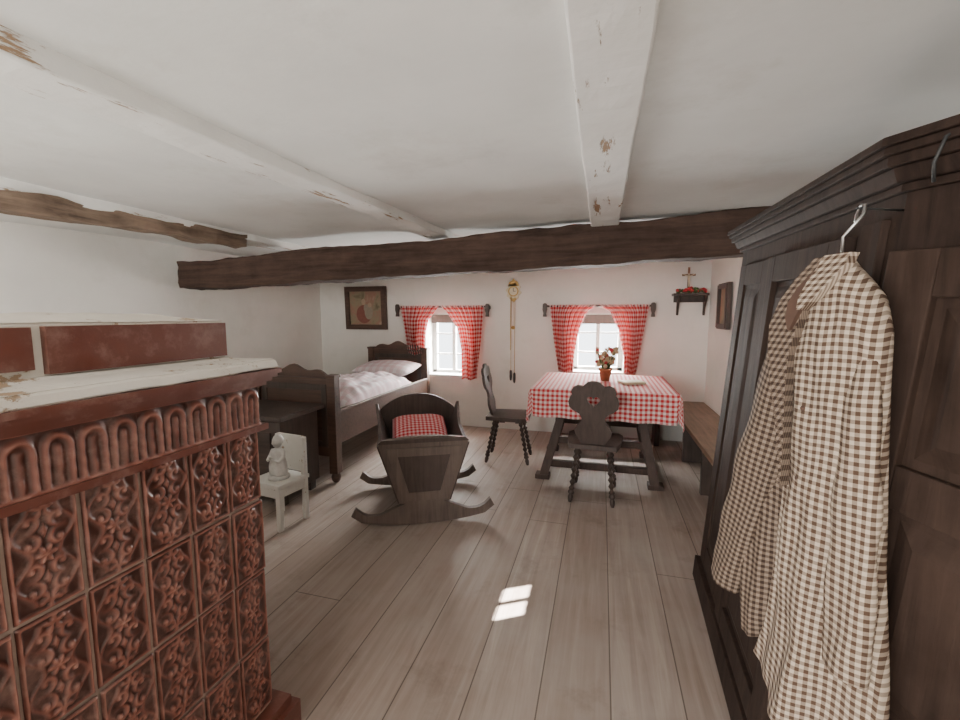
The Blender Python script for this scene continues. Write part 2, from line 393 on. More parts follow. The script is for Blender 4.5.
def wobbly(x0,x1,y0,y1,z0_,z1_,top=(0,0),amp=.004,n=70):
    rg=[]
    for z,inx,iny in ((z0_,.003,.003),(z0_+.004,0,0),(z1_-.005,top[0]*.9,top[1]*.9),(z1_,top[0]+.004,top[1]+.004)):
        r=[]
        X1=x1-inx; Y1_=y1-iny
        for i in range(n): r.append((x0+(X1-x0)*i/n,y0,z))
        for i in range(n): r.append((X1,y0+(Y1_-y0)*i/n,z))
        for i in range(n): r.append((X1-(X1-x0)*i/n,Y1_,z))
        for i in range(n): r.append((x0,Y1_-(Y1_-y0)*i/n,z))
        r=[Vector(p)+noise.noise_vector(Vector(p)*9)*amp+noise.noise_vector(Vector(p)*28)*amp*.5 for p in r]
        rg.append(r)
    b.rings(rg,'stovep',True,False)
y0s=Y1-1.24
wobbly(-2.22,SX+.047,y0s,Y1+.047,zf+.178,zt,(.004,.004))
wobbly(-2.2,SX+.040,y0s,Y1+.040,zt-.003,zt+.012,(.10,.06))
wobbly(-2.2,SX-.08,y0s,Y1-.03,zt+.0,zt+.122,(0.0,0.0),.003)
wobbly(-2.2,SX-.08,y0s,Y1-.03,zt+.120,zt+.142,(.12,.09),.004)
b.box((SX-.078,(1.035+.60)/2,zt+.067),(.03,1.035-.60,.098),'glaze'); b.box((SX-.083,.26,zt+.072),(.03,.64,.085),'glaze')
b.box((-1.6,Y1-.03,zt+.067),(.8,.03,.098),'glaze')
course(0,.09,.06,'glaze'); course(.09,.03,.04,'glaze')
b.done()
b=B('stove_plaster_pillar'); b.box((-2.55,1.2,.60),(.5,.7,1.20),'wall'); b.box((-2.50,1.22,1.24),(.42,.6,.09),'wall'); b.done(.02)
# ------------------------------------------------------------------ wardrobe
b=B('wardrobe')
Wt=TR(.475,0,0)@TR(0,1.5,0)@RZ(-2.0)@RY(3.6)@RX(2.2)@TR(0,-1.5,0.0)
b.T=Wt
cx,cy=.205,.70
def plan(o,z,h,mat,o2=None):
    n=6; vs=[]
    for oo,zz in ((o,z),(o if o2 is None else o2,z+h)):
        c=oo*.23
        vs+=[(x,y,zz) for x,y in [(-oo,2.3+oo),(-oo,1.12-c),(cx-oo*.9,cy-oo*.45),(cx+.05,cy-oo),(.44,cy-oo),(.44,2.3+oo)]]
    fs=[list(range(n)),[i+n for i in range(n)][::-1]]+[[(i+1)%n,i,i+n,(i+1)%n+n] for i in range(n)]
    b.add(vs,fs,mat)
plan(.02,.035,.11,'ward'); plan(0,.145,1.52,'ward')
zz_=1.655
for (o,o2,h) in ((.012,.012,.016),(.022,.034,.028),(.044,.046,.020),(.054,.054,.016),(.062,.060,.018)):
    plan(o,zz_,h,'ward',o2); zz_+=h
def panel_door(M4,w,h,mat,rows,t=.028):
    b.box((w/2,-t*.3,h/2),(w,t*.6,h),mat,M4)
    st=.085
    for x in (st/2,w-st/2): b.box((x,-t*.7,h/2),(st,t*1.0,h),mat,M4)
    zz=[0]+rows+[h]
    for z in zz: 
        zc=min(max(z,st/2),h-st/2); b.box((w/2,-t*.7,zc),(w-st*2,t*.98,st),mat,M4)
    for a,c in zip(zz[:-1],zz[1:]):
        za=(a+st if a==0 else a+st/2); zb=(c-st if c==h else c-st/2)
        x0,x1=st,w-st; i1,i2=.018,.055
        vs=[(x0+i1,-t*.62,za+i1),(x1-i1,-t*.62,za+i1),(x1-i1,-t*.62,zb-i1),(x0+i1,-t*.62,zb-i1),(x0+i2,-t*1.15,za+i2),(x1-i2,-t*1.15,za+i2),(x1-i2,-t*1.15,zb-i2),(x0+i2,-t*1.15,zb-i2)]
        b.add(vs,[(4,5,6,7),(0,1,5,4),(1,2,6,5),(2,3,7,6),(3,0,4,7)],mat,M4)
Mf=lambda y,z: TR(0,y,z)@RZ(-90)
panel_door(Mf(2.24,.2),.40,1.39,'ward',[],.012)
panel_door(Mf(1.82,.2),.56,1.39,'ward',[.70],.026)
b.box((-.012,1.82,.90),(.024,.018,1.39),'ward2'); b.box((-.008,1.20,.88),(.016,.09,1.46),'ward')
ang=math.degrees(math.atan2(cy-1.12,cx-0))
panel_door(TR(0.0,1.10,.12)@RZ(ang),.46,1.42,'ward2',[.5,.98],.026)
b.T=Matrix.Identity(4)
ward=b.done(.003)
b=B('cable'); b.tube([(.60,.97,1.70),(.575,.95,1.715),(.55,.945,1.70),(.54,.95,1.66),(.548,.96,1.63)],.003,'metal'); b.done()
# ------------------------------------------------------------------ coat on hanger
A=Vector((-.431,.902,0)); O=Vector((.475,.948,0))-A*.016; Nn=Vector((-.902,-.431,0)) # Nn towards the room
def CP(a,z,n=0): return O+A*a+Nn*n+Vector((0,0,z))
b=B('checked_coat')
def torso(rows,mat,n0,folds,seg=110,ph=0,hem=0):
    rg=[];uv=[]
    zmin=rows[-1][0]; zmax=rows[0][0]
    for (z,c,w,d) in rows:
        r=[]
        for k in range(seg):
            t=2*math.pi*k/seg; ca,sa=math.cos(t),math.sin(t)
            q=max(0,1.44-z)
            rum=noise.noise(Vector((ca*1.7+ph,sa*1.7,z*5)))
            rum2=noise.noise(Vector((ca*3+ph,sa*3,z*11)))
            fo=1+folds*q*math.sin(t*4+z*2.2+ph+rum)+folds*.5*q*math.sin(t*9+1.3-z*3)+.22*rum+.14*rum2
            a=c+w*ca*(1+.035*rum)+.007*math.sin(z*15+ph)*q; n=n0+d*sa*fo
            low=max(0,1-(z-zmin)/.2)
            r.append(CP(a,z+low*(.012*math.sin(t*3+1)+hem*ca),n)); uv.append((a*1.0+.35*d*sa*fo+.004*rum, z+.006*rum))
        rg.append(r)
    b.rings(rg,mat,True,True,None,uv)
def interp(rows,n):
    out=[]
    rows=np.array(rows); zs=np.linspace(rows[0,0],rows[-1,0],n)
    for z in zs: out.append((z,)+tuple(np.interp(-z,-rows[:,0],rows[:,k]) for k in (1,2,3)))
    return out
torso(interp([(1.505,.062,.022,.018),(1.49,.062,.030,.025),(1.468,.058,.046,.032),(1.43,.048,.066,.042),(1.37,.045,.080,.048),(1.25,.044,.086,.05),(1.1,.040,.090,.052),(.9,.033,.104,.055),(.7,.036,.120,.060),(.595,.042,.128,.064)],90),'coat',0.03,.36,hem=.02)
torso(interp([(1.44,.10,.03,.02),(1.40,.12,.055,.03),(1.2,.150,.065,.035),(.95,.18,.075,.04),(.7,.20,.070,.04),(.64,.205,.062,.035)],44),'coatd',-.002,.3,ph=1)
def sleeve(pts,rad,mat,flat_=.62):
    rg=[];uv=[]; seg=36; n=50; P=np.array(pts); tt=np.linspace(0,1,len(pts))
    L=0;prev=None
    for i in range(n+1):
        t=i/n; a,z,nn=[np.interp(t,tt,P[:,k]) for k in range(3)]; r=np.interp(t,tt,rad)
        r*=1+.08*math.sin(t*30)*math.exp(-((t-.5)/.28)**2)
        if prev is not None: L+=math.hypot(a-prev[0],z-prev[1])
        prev=(a,z); t2=min(1,t+.02); t1=max(0,t-.02)
        da=np.interp(t2,tt,P[:,0])-np.interp(t1,tt,P[:,0]); dz=np.interp(t2,tt,P[:,1])-np.interp(t1,tt,P[:,1]); l=math.hypot(da,dz); da/=l;dz/=l
        ring=[]
        for k in range(seg):
            th=2*math.pi*k/seg; c,s_=math.cos(th),math.sin(th)
            fo=1+.16*math.sin(th*3+t*9)
            ring.append(CP(a-dz*r*c,z+da*r*c,nn+s_*r*flat_*fo)); uv.append((r*c+.3*r*s_,L))
        rg.append(ring)
    b.rings(rg,mat,True,True,None,uv)
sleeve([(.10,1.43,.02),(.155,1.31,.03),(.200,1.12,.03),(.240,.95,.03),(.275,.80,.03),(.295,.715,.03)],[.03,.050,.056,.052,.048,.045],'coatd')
sleeve([(-.004,1.40,.035),(-.018,1.25,.055),(-.034,1.05,.065),(-.044,.85,.07),(-.044,.76,.07)],[.014,.030,.038,.040,.038],'coat')
def strip(pts,w,n,mat='lapel',th=.012):
    vs=[];fs=[];uv=[]
    for i,((a,z),ww) in enumerate(zip(pts,w)):
        nn=n[i] if isinstance(n,(list,tuple)) else n
        vs+= [CP(a-ww/2,z,nn),CP(a+ww/2,z,nn),CP(a+ww/2,z,nn-th),CP(a-ww/2,z,nn-th)]
        uv+=[(a-ww/2+z*.6,z-a*.6),(a+ww/2+z*.6,z-a*.6),(a+ww/2+z*.6,z),(a-ww/2+z*.6,z)]
    for i in range(len(pts)-1):
        for k in range(4): a=i*4+k; c=i*4+(k+1)%4; fs.append([a,c,c+4,a+4])
    fs+= [[3,2,1,0],[len(vs)-4,len(vs)-3,len(vs)-2,len(vs)-1]]
    b.add(vs,fs,mat,None,False,uv)
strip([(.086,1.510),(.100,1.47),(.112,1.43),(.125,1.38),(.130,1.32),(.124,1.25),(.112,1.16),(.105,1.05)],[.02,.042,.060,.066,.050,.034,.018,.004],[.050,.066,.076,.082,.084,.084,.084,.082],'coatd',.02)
strip([(.050,1.512),(.052,1.49),(.060,1.465),(.074,1.435),(.085,1.41)],[.05,.054,.05,.036,.01],[.052,.062,.074,.084,.090],'coat',.02)
strip([(.080,1.485),(.090,1.455),(.098,1.425),(.102,1.395),(.104,1.37)],[.012,.030,.034,.022,.004],[.060,.074,.084,.090,.090],'lapel')
for z in (1.22,1.08,.94,.80): b.sphere(tuple(CP(.066,z,.080)),.006,'lapel')
coat=b.done()
b=B('coat_hanger')
b.tube([tuple(CP(.01,1.43,.03)),tuple(CP(.03,1.45,.03)),tuple(CP(.06,1.48,.03)),tuple(CP(.085,1.455,.03)),tuple(CP(.105,1.43,.02))],.008,'tan')
b.tube([tuple(CP(.06,1.48,.03)),tuple(CP(.06,1.545,.03)),tuple(CP(.045,1.56,.03)),tuple(CP(.035,1.58,.02)),tuple(CP(.045,1.60,.005)),tuple(CP(.065,1.605,-.01)),tuple(CP(.08,1.59,-.02)),tuple(CP(.083,1.575,-.022))],.003,'wire')
b.tube([tuple(CP(.060,1.598,-.10)),tuple(CP(.060,1.598,.006))],.0022,'metal')
b.done()
# ------------------------------------------------------------------ table
TX0,TX1,TY0,TY1,TZ=-.53,.57,3.55,4.55,.785
b=B('dining_table')
b.box(((TX0+TX1)/2,(TY0+TY1)/2,TZ-.02),(TX1-TX0,TY1-TY0,.04),'darkx')
b.box(((TX0+TX1)/2,(TY0+TY1)/2,TZ-.09),(TX1-TX0-.3,TY1-TY0-.3,.11),'darkx')
ft={}
for i,sx in enumerate((-1,1)):
    for j,sy in enumerate((-1,1)):
        top=Vector((.02+sx*.28,4.05+sy*.30,TZ-.05)); bot=Vector((.0+sx*.455,4.02+sy*.40,.0))
        ft[(sx,sy)]=(top,bot); b.beam(top,bot+Vector((0,0,.0)),.07,.10,'tableg',up=(0,1,0))
        b.box((bot.x,bot.y,.02),(.12,.1,.04),'tableg')
def at(k,z):
    t,bo=ft[k]; f=(z-bo.z)/(t.z-bo.z); return bo+(t-bo)*f
for z,w in ((.13,.05),(.33,.035)):
    for a,c in (((-1,-1),(1,-1)),((-1,1),(1,1)),((-1,-1),(-1,1)),((1,-1),(1,1))): b.beam(at(a,z),at(c,z),w,.055,'tableg')
b.done(.004)
b=B('tablecloth')
hx,hy=(TX1-TX0)/2+.01,(TY1-TY0)/2+.01; ov=.24; ccx,ccy=(TX0+TX1)/2,(TY0+TY1)/2
def cl(u,v):
    s_=(u*2-1)*(hx+ov); t=(v*2-1)*(hy+ov); a=max(-hx,min(hx,s_)); c=max(-hy,min(hy,t)); dx,dy=s_-a,t-c; d=math.hypot(dx,dy)
    if d<1e-6: return (ccx+s_,ccy+t,TZ+.006+.002*nz((s_,t,0),6))
    ux_,uy_=dx/d,dy/d; dd=d*(1.0 if min(abs(dx),abs(dy))<1e-6 else .88)
    out=.012+.02*min(1,dd/.05)+.10*dd*.35+.018*(dd/ov)*math.sin((s_ if abs(dy)>abs(dx) else t)*26+1)
    return (ccx+a+ux_*out,ccy+c+uy_*out,TZ+.006-max(0,dd-.01))
b.grid(cl,110,110,'redt',uvs=(2*(hx+ov),2*(hy+ov))); b.done(solid=.003)
b=B('book'); b.T=TR(.27,4.0,TZ+.01)@RZ(25); b.box((0,0,.008),(.2,.14,.014),'paper'); b.box((0,0,.02),(.19,.13,.006),'cream'); b.done(.002)
b=B('potted_flowers'); px_,py_=.045,4.12
b.lathe([(.038,.0),(.055,.095),(.063,.097),(.063,.118),(.055,.118),(.050,.105)],'terra',(px_,py_,TZ+.008),None,18)
random.seed(8)
for i in range(46):
    a=random.random()*6.28; r=random.random()*.12; h=.15+random.random()*.16
    p=Vector((px_+r*math.cos(a),py_+r*math.sin(a),TZ+h)); b.tube([(px_+.02*math.cos(a),py_+.02*math.sin(a),TZ+.10),tuple(p)],.0022,'leaf',5)
    b.sphere(tuple(p),.012+random.random()*.014,'dry' if i%5 else 'flower',7,5)
for i in range(14):
    a=random.random()*6.28; p=Vector((px_,py_,TZ+.12)); q=p+Vector((.09*math.cos(a),.09*math.sin(a),.03+random.random()*.07)); w=Vector((-math.sin(a),math.cos(a),0))*.016; mm=(p+q)/2+Vector((0,0,.01))
    b.add([p,mm+w,q,mm-w],[(0,1,2,3)],'leaf')
b.done()
# ------------------------------------------------------------------ benches
b=B('wooden_bench')
b.box((.905,3.85,.44),(.37,2.45,.04),'bench'); b.box((.92,3.85,.40),(.30,2.3,.05),'darky')
for y in (2.75,3.6,4.4): b.box((.92,y,.19),(.28,.05,.38),'dark')
b.box((.1,4.93,.44),(1.24,.32,.04),'bench')
for x in (-.45,.1,.6): b.box((x,4.95,.21),(.05,.24,.42),'dark')
b.box((.1,4.9,.40),(1.2,.03,.05),'darkx')
b.done(.004)
# ------------------------------------------------------------------ chairs
def heart(cx_,cz,s_):
    return [(cx_+s_*.0625*16*math.sin(t)**3, cz+s_*.0625*(13*math.cos(t)-5*math.cos(2*t)-2*math.cos(3*t)-math.cos(4*t))) for t in [2*math.pi*k/26 for k in range(26)]]
def chair(T):
    b=B('dining_chair'); b.T=T
    sw,sd,sz=.20,.20,.45
    pts=[(-sw*.85,-sd),(sw*.85,-sd),(sw*.95,-sd*.5),(sw*1.05,sd*.7),(sw*.9,sd),(-sw*.9,sd),(-sw*1.05,sd*.7),(-sw*.95,-sd*.5)]
    n=len(pts); z=sz-.018
    b.add([(x,y,z-.018) for x,y in pts]+[(x,y,z+.018) for x,y in pts],[list(range(n))[::-1],[i+n for i in range(n)]]+[[i,(i+1)%n,(i+1)%n+n,i+n] for i in range(n)],'cradled')
    b.box((0,-.05,sz-.05),(.24,.05,.03),'dark'); b.box((0,.1,sz-.05),(.26,.05,.03),'dark')
    for sx in (-1,1):
        for sy in (-1,1):
            p=(sx*.115,sy*.12,sz-.04); q=(sx*(.155),sy*.20,0)
            pr=[(.012,0),(.018,.03)]
            k=26
            for i in range(k+1):
                t=.06+.72*i/k; r=.0165+.0065*math.sin(i*math.pi/2*1.0) ; pr.append((r,t))
            pr+=[(.022,.80),(.024,.83),(.014,.86),(.019,.90),(.017,.95),(.011,1.0)]
            b.lathe(pr,'dark',p,q,12)
    half=[(.075,0),(.10,.05),(.125,.09),(.135,.13),(.115,.165),(.088,.195),(.082,.225),(.10,.26),(.145,.285),(.17,.31),(.178,.35),(.165,.39),(.15,.405),(.158,.43),(.145,.46),(.11,.478),(.075,.472),(.06,.485),(.04,.505),(0,.512)]
    out=half+[(-x,z_) for x,z_ in half[-2::-1]]
    tl=TR(0,-sd+.05,sz-.02)@RX(11)
    b.prism([out,heart(0,.36,.048)[::-1]],.024,'cradled',tl@TR(0,-.012,0))
    ob=b.done(.003); return ob
chair(TR(-.84,4.02,0)@RZ(-86))
chair(TR(-.03,3.37,0)@RZ(-3))
# ------------------------------------------------------------------ cradle
b=B('rocking_cradle'); CR=TR(-1.10,2.55,0)@RZ(math.degrees(math.atan2(.45,.89))); b.T=CR
def endboard(y,ztop,arch_,mat,th=.028):
    hw=lambda z: .165+(z-.15)/(.56-.15)*(.30-.165)
    pts=[(-.165,.15),(.165,.15)]
    zt_=.55 if arch_<.1 else .60
    pts+= [(hw(zt_),zt_)]
    n=14
    for i in range(n+1):
        t=i/n; x=hw(zt_)*(1-2*t); e=(1-abs(1-2*t)**2.2)*arch_
        pts.append((x*.96,zt_+.03+e))
    pts+=[(-hw(zt_),zt_)]
    b.prism(pts,th,mat,TR(0,y,0))
endboard(0.02,.56,.025,'cradle'); endboard(.80,.74,.12,'cradled')
fr=[(-.15,.17),(.15,.17),(.245,.53),(-.245,.53)]; fi=[(-.105,.225),(.105,.225),(.175,.475),(-.175,.475)]
b.prism([fr,fi[::-1]],.014,'cradle',TR(0,.008,0))
b.prism([(-.105,.225),(.105,.225),(.175,.475),(-.175,.475)],.004,'cradled',TR(0,.017,0))
b.prism([(-.30,.565),(.30,.565),(.275,.59),(-.275,.59)],.02,'cradled',TR(0,.005,0))
for sx in (-1,1):
    def sb(y,z,o): return (sx*(.165+(z-.15)/.41*.135+o),y,z)
    ys=[.03,.25,.45,.60,.72,.82]; zt_=[.545,.545,.56,.595,.64,.67]
    vs=[];fs=[]
    for y,z in zip(ys,zt_):
        vs+=[sb(y,.15,-.01),sb(y,.15,.012),sb(y,z,.012),sb(y,z,-.01)]
    for i in range(len(ys)-1):
        for k in range(4):
            f=[i*4+k,i*4+(k+1)%4,(i+1)*4+(k+1)%4,(i+1)*4+k]; fs.append(f if sx<0 else f[::-1])
    fs+=[[0,1,2,3],[len(vs)-1,len(vs)-2,len(vs)-3,len(vs)-4]]
    b.add(vs,fs,'cradled')
b.box((0,.425,.16),(.33,.80,.02),'cradled')
for y in (.04,.72):
    up=[];lo=[]
    for i in range(33):
        x=-.44+.88*i/32; a=abs(x)/.44
        zb=.002+.045*a**2.2; ztp=.185-.105*min(1,a*1.5)**1.3+ (.045*((a-.78)/.22)**2 if a>.78 else 0)
        lo.append((x,zb)); up.append((x,max(ztp,zb+.05)))
    up[0]=(-.452,.140); up[-1]=(.452,.140); lo[0]=(-.478,.09); lo[-1]=(.478,.09)
    b.prism(lo+up[::-1],.038,'cradle',TR(0,y-.019,0))
b.box((0,.39,.09),(.06,.66,.05),'cradle')
b.done(.003)
b=B('cradle_pillow'); b.T=CR
def pillow(b,c,hx_,hy_,hz,mat,n=24,tilt=0,uvs=None,bend=0):
    for sg in (1,-1):
        def f(u,v):
            x=(u*2-1);y=(v*2-1); e=max(0,(1-abs(x)**2.6)*(1-abs(y)**2.6))**.45
            X=x*hx_; Y_=y*hy_
            z=sg*hz*e+ (.12*hz*nz((X*9+c[0],Y_*9,sg),1))*e + tilt*y*hy_
            return (c[0]+X,c[1]+Y_,c[2]+z)
        if sg>0: b.grid(f,n,n,mat,uvs=(2*hx_,2*hy_))
        else: b.grid(lambda u,v: f(1-u,v),n,n,mat,uvs=(2*hx_,2*hy_))
pillow(b,(0,.56,.50),.21,.20,.075,'redp',tilt=.25)
pillow(b,(0,.34,.36),.18,.26,.10,'pil')
b.done()
# ------------------------------------------------------------------ bed
bx0,bx1,by0,by1=-2.90,-2.08,3.04,4.98
b=B('wooden_bed')
def bedend(y,h,face):
    for x in (bx0+.035,bx1-.035):
        b.box((x,y,.06+ (h-.14)/2+.02),(.075,.075,h-.14),'bed'); b.lathe([(.02,0),(.034,.02),(.04,.05),(.03,.085)],'bed',(x,y,0)); b.box((x,y,h-.05),(.09,.09,.025),'bed')
    w=(bx1-bx0)/2-.03
    pts=[(-w,.22),(w,.22),(w,h-.06)]
    n=24
    for i in range(n+1):
        t=1-2*i/n; e=(1-abs(t)**1.6)*.085+.018*math.cos(t*3*math.pi)
        pts.append((w*t,h-.06+e))
    pts.append((-w,h-.06))
    b.prism(pts,.03,'bed',TR((bx0+bx1)/2,y-.015,0))
    for s_ in (-1,1):
        yy=y+s_*.015
        b.prism([[(-w+.06,.30),(w-.06,.30),(w-.06,h-.12),(-w+.06,h-.12)],[(-w+.11,.35),(-w+.11,h-.17),(w-.11,h-.17),(w-.11,.35)]],.014,'dark',TR((bx0+bx1)/2,yy-.007,0))
    b.box(((bx0+bx1)/2,y,h-.075),(2*w,.06,.025),'bed')
bedend(by0,.95,1); bedend(by1,1.03,-1)
for x in (bx0+.02,bx1-.02):
    b.box((x,(by0+by1)/2,.46),(.032,by1-by0-.05,.26),'bed'); b.box((x,(by0+by1)/2,.60),(.045,by1-by0-.06,.03),'bed')
b.box(((bx0+bx1)/2,(by0+by1)/2,.40),(bx1-bx0-.06,by1-by0-.06,.03),'bed')
b.done(.004)
b=B('bed_duvet')
pillow(b,((bx0+bx1)/2,3.98,.55),.365,.87,.10,'pil',20)
def dv(u,v):
    x=(u*2-1);y=(v*2-1); e=max(0,(1-abs(x)**3)*(1-abs(y)**3))**.4
    X=x*.38;Y_=y*.66
    return ((bx0+bx1)/2+X+.01,3.88+Y_,.60+.17*e+.05*nz((X*4,Y_*4,3))*e+.026*nz((X*14,Y_*10,1)))
b.grid(dv,50,70,'linen',uvs=(.8,1.4))
b.done()
b=B('bed_pillow'); pillow(b,((bx0+bx1)/2,4.68,.76),.36,.22,.08,'linen',30,tilt=.12); b.done()
# ------------------------------------------------------------------ chest behind stove
b=B('dark_chest'); b.box((-2.54,2.70,.36),(.72,.42,.56),'dark'); b.box((-2.54,2.70,.67),(.80,.50,.035),'dark')
for x in (-2.84,-2.24):
    for y in (2.54,2.86): b.box((x,y,.05),(.07,.07,.1),'dark')
b.box((-2.54,2.485,.36),(.56,.015,.4),'darkx'); b.done(.005)
# ------------------------------------------------------------------ white child chair + figurine
CT=TR(-2.065,2.33,0)@RZ(-8)@Matrix.Scale(.93,4)
b=B('white_child_chair'); b.T=CT
b.box((0,0,.325),(.30,.28,.03),'white_wood'); b.box((0,-.12,.275),(.26,.02,.07),'white_wood')
for sx in (-1,1): b.box((sx*.125,0,.275),(.02,.24,.07),'white_wood')
for sx in (-1,1):
    b.prism([(-.018,0),(.012,0),(.022,.16),(.022,.31),(-.022,.31),(-.022,.16)],.035,'white_wood',TR(sx*.125,-.13,0))
    b.box((sx*.125,.115,.31),(.035,.035,.62),'white_wood')
b.box((0,.12,.49),(.25,.02,.27),'white_wood')
b.done(.006)
b=B('figurine'); b.T=CT@TR(.02,-.02,.341)@Matrix.Scale(1.3,4)
b.lathe([(.055,0),(.055,.018),(.04,.022)],'stone')
rg=[]
for i in range(15):
    t=i/14; r=.048-.022*t+.012*math.sin(t*3.1)*(1-t)+ (.010*math.exp(-((t-.85)/.1)**2)); z=.02+.15*t
    if t>.93: r=.016
    rg.append([(r*1.1*math.cos(a)*(1+.09*math.sin(6*a+z*30)*(1-t)),r*.8*math.sin(a)*(1+.09*math.sin(6*a+z*30)*(1-t)),z) for a in [2*math.pi*k/30 for k in range(30)]])
b.rings(rg,'stone')
def headf(p):
    d=p-Vector((0,0,.205)); 
    if d.y<0:
        d.x*=1-.10*max(0,-d.z/.03); 
        d.y-=.009*math.exp(-((d.x/.006)**2+((d.z+.002)/.009)**2))
        d.y+=.004*math.exp(-(((abs(d.x)-.011)/.006)**2+((d.z-.005)/.005)**2))
        d.y+=.003*math.exp(-((d.x/.010)**2+((d.z+.016)/.003)**2))
    return Vector((0,0,.205))+d
b.sphere((0,0,.205),(.026,.028,.034),'stone',36,30,headf)
b.sphere((0,.006,.212),(.029,.028,.033),'stone',16,10)
for sx in (-1,1):
    b.sphere((sx*.027,0,.205),(.004,.007,.010),'stone',8,6)
    b.tube([(sx*.030,0,.155),(sx*.045,-.006,.125),(sx*.040,-.03,.105),(sx*.016,-.045,.118)],[.014,.012,.010,.007],'stone',10)
    b.sphere((sx*.012,-.048,.120),(.008,.005,.010),'stone',8,6)
    for k in range(4): b.tube([(sx*(.006+.0035*k),-.050,.124),(sx*(.005+.003*k),-.050,.137-.002*abs(k-1.5))],[.0021,.0015],'stone',6)
    b.tube([(sx*.016,-.049,.118),(sx*.019,-.051,.128)],[.0023,.0016],'stone',6)
b.done()
# ------------------------------------------------------------------ curtains and rods
def rod(x0,x1,z):
    b=B('curtain_rod'); b.tube([(x0,5.0,z),(x1,5.0,z)],.012,'darkx')
    for x in (x0,x1):
        b.prism([(-.022,-.12),(.022,-.12),(.016,-.08),(.026,-.04),(.024,.02),(.012,.035),(-.012,.035),(-.024,.02),(-.026,-.04),(-.016,-.08)],.03,'dark',TR(x,4.985,z)@RZ(0))
        b.box((x,5.05,z-.01),(.03,.10,.04),'dark')
    b.done(.003)
rod(-2.50,-1.32,1.50); rod(-.635,.53,1.50)
def curtain(zt_,zb,outer,inner,name='gingham_curtain',nf=7,yy=5.0):
    b=B(name); 
    wtop=abs(inner(0)-outer(0))
    def f(u,v):
        xo,xi=outer(v),inner(v); x=xo+(xi-xo)*u; w=abs(xi-xo)
        amp=.013+.022*(1-min(1,w/wtop))+.006*v
        head=math.exp(-v*14)
        y=yy-.018+amp*math.sin(u*nf*2*math.pi+.7*math.sin(v*5))*(1-.2*head) +.006*nz((x*5,v*4,1))
        z=zt_+(zb-zt_)*v+.012*math.sin(u*9+1)*v
        return (x,y,z)
    b.grid(f,nf*12,40,'red',uvs=(wtop*1.5,zt_-zb)); return b.done(solid=.002)
def curve(*pts):
    vs=[p[0] for p in pts]; xs=[p[1] for p in pts]
    return lambda v: float(np.interp(v,vs,xs))
curtain(1.515,.91,curve((0,-2.46),(1,-2.34)),curve((0,-1.93),(.12,-1.99),(.3,-2.08),(.6,-2.12),(1,-2.12)))
curtain(1.515,.62,curve((0,-1.36),(.5,-1.40),(1,-1.45)),curve((0,-1.91),(.10,-1.82),(.3,-1.70),(.6,-1.64),(1,-1.63)))
curtain(1.515,.74,curve((0,-.58),(.5,-.53),(1,-.46)),curve((0,-.06),(.12,-.17),(.35,-.24),(.7,-.29),(1,-.30)))
curtain(1.515,.72,curve((0,.49),(.5,.43),(1,.37)),curve((0,-.04),(.10,.09),(.35,.18),(.7,.24),(1,.26)))
for n,w in ((1,W1),(2,W2)):
    b=B('window_blind'); b.box(((w[0]+w[1])/2,YB+.2,w[3]-.07),(w[1]-w[0]-.02,.03,.11),'dark'); b.done()
# ------------------------------------------------------------------ wall decor
def frame(name,T,w,h,bw,mat='dark',can='paint',fig=False):
    b=B(name); b.T=T
    o=[(-w/2,-h/2),(w/2,-h/2),(w/2,h/2),(-w/2,h/2)]; i=[(-w/2+bw,-h/2+bw),(-w/2+bw,h/2-bw),(w/2-bw,h/2-bw),(w/2-bw,-h/2+bw)]
    b.prism([o,i],.035,mat); o2=[(x*.94,z*.94) for x,z in o]
    b.prism([o2,i],.01,mat,TR(0,-.01,0))
    b.box((0,.022,0),(w-bw*1.6,.012,h-bw*1.6),can)
    if fig:
        def ell(cx_,cz_,rx,rz,mt,t): b.prism([(cx_+rx*math.cos(a),cz_+rz*math.sin(a)) for a in [2*math.pi*k/20 for k in range(20)]],.001,mt,TR(0,.0155-t,0))
        ell(-.03,-.08,.11,.12,'pred',.0); ell(.04,-.05,.06,.10,'pblue',.0006); ell(-.03,.08,.030,.040,'pskin',.001); ell(.06,.04,.026,.032,'pskin',.0014); ell(.0,.0,.03,.05,'pblue',.0018)
    b.done(.003)
frame('framed_painting',TR(-2.985,5.045,1.49)@RX(2),.60,.56,.065,'bed',fig=True)
frame('framed_painting',TR(1.055,4.42,1.48)@RZ(-90),.34,.42,.05)
b=B('wall_clock'); b.T=TR(-1.02,5.075,1.68)
cr=[]
for k in range(40):
    a=2*math.pi*k/40; r=.085+.012*math.sin(8*a); cr.append((r*math.sin(a),.0+r*math.cos(a)*1.1))
b.prism(cr,.022,'cream'); 
b.prism([(-.07,.06),(.07,.06),(.05,.11),(.02,.125),(0,.15),(-.02,.125),(-.05,.11)],.02,'gold',TR(0,.0,0))
b.prism([(-.06,-.07),(0,-.13),(.06,-.07)],.02,'gold',TR(0,.0,0))
ringo=[(.062*math.cos(a),.062*math.sin(a)) for a in [2*math.pi*k/32 for k in range(32)]]; ringi=[(.048*math.cos(a),.048*math.sin(a)) for a in [-2*math.pi*k/32 for k in range(32)]]
b.prism([ringo,ringi],.012,'gold',TR(0,-.010,0))
b.box((0,.0,.018),(.005,.012,.04),'metal',TR(0,-.008,0)); b.box((.014,.0,0),(.03,.012,.005),'metal',TR(0,-.008,0))
b.box((0,.01,-.02),(.10,.03,.12),'cream')
for x,L in ((-.022,1.02),(.022,1.05),(-.03,.7)):
    b.tube([(x,-.012,-.06),(x,-.012,-L)],.0035,'gold',6)
for x,L in ((-.022,1.02),(.022,1.05)): b.lathe([(.004,0),(.014,.1),(.016,.6),(.013,.9),(.004,1)],'metal',(x,-.012,-L+.08),(x,-.012,-L-.05))
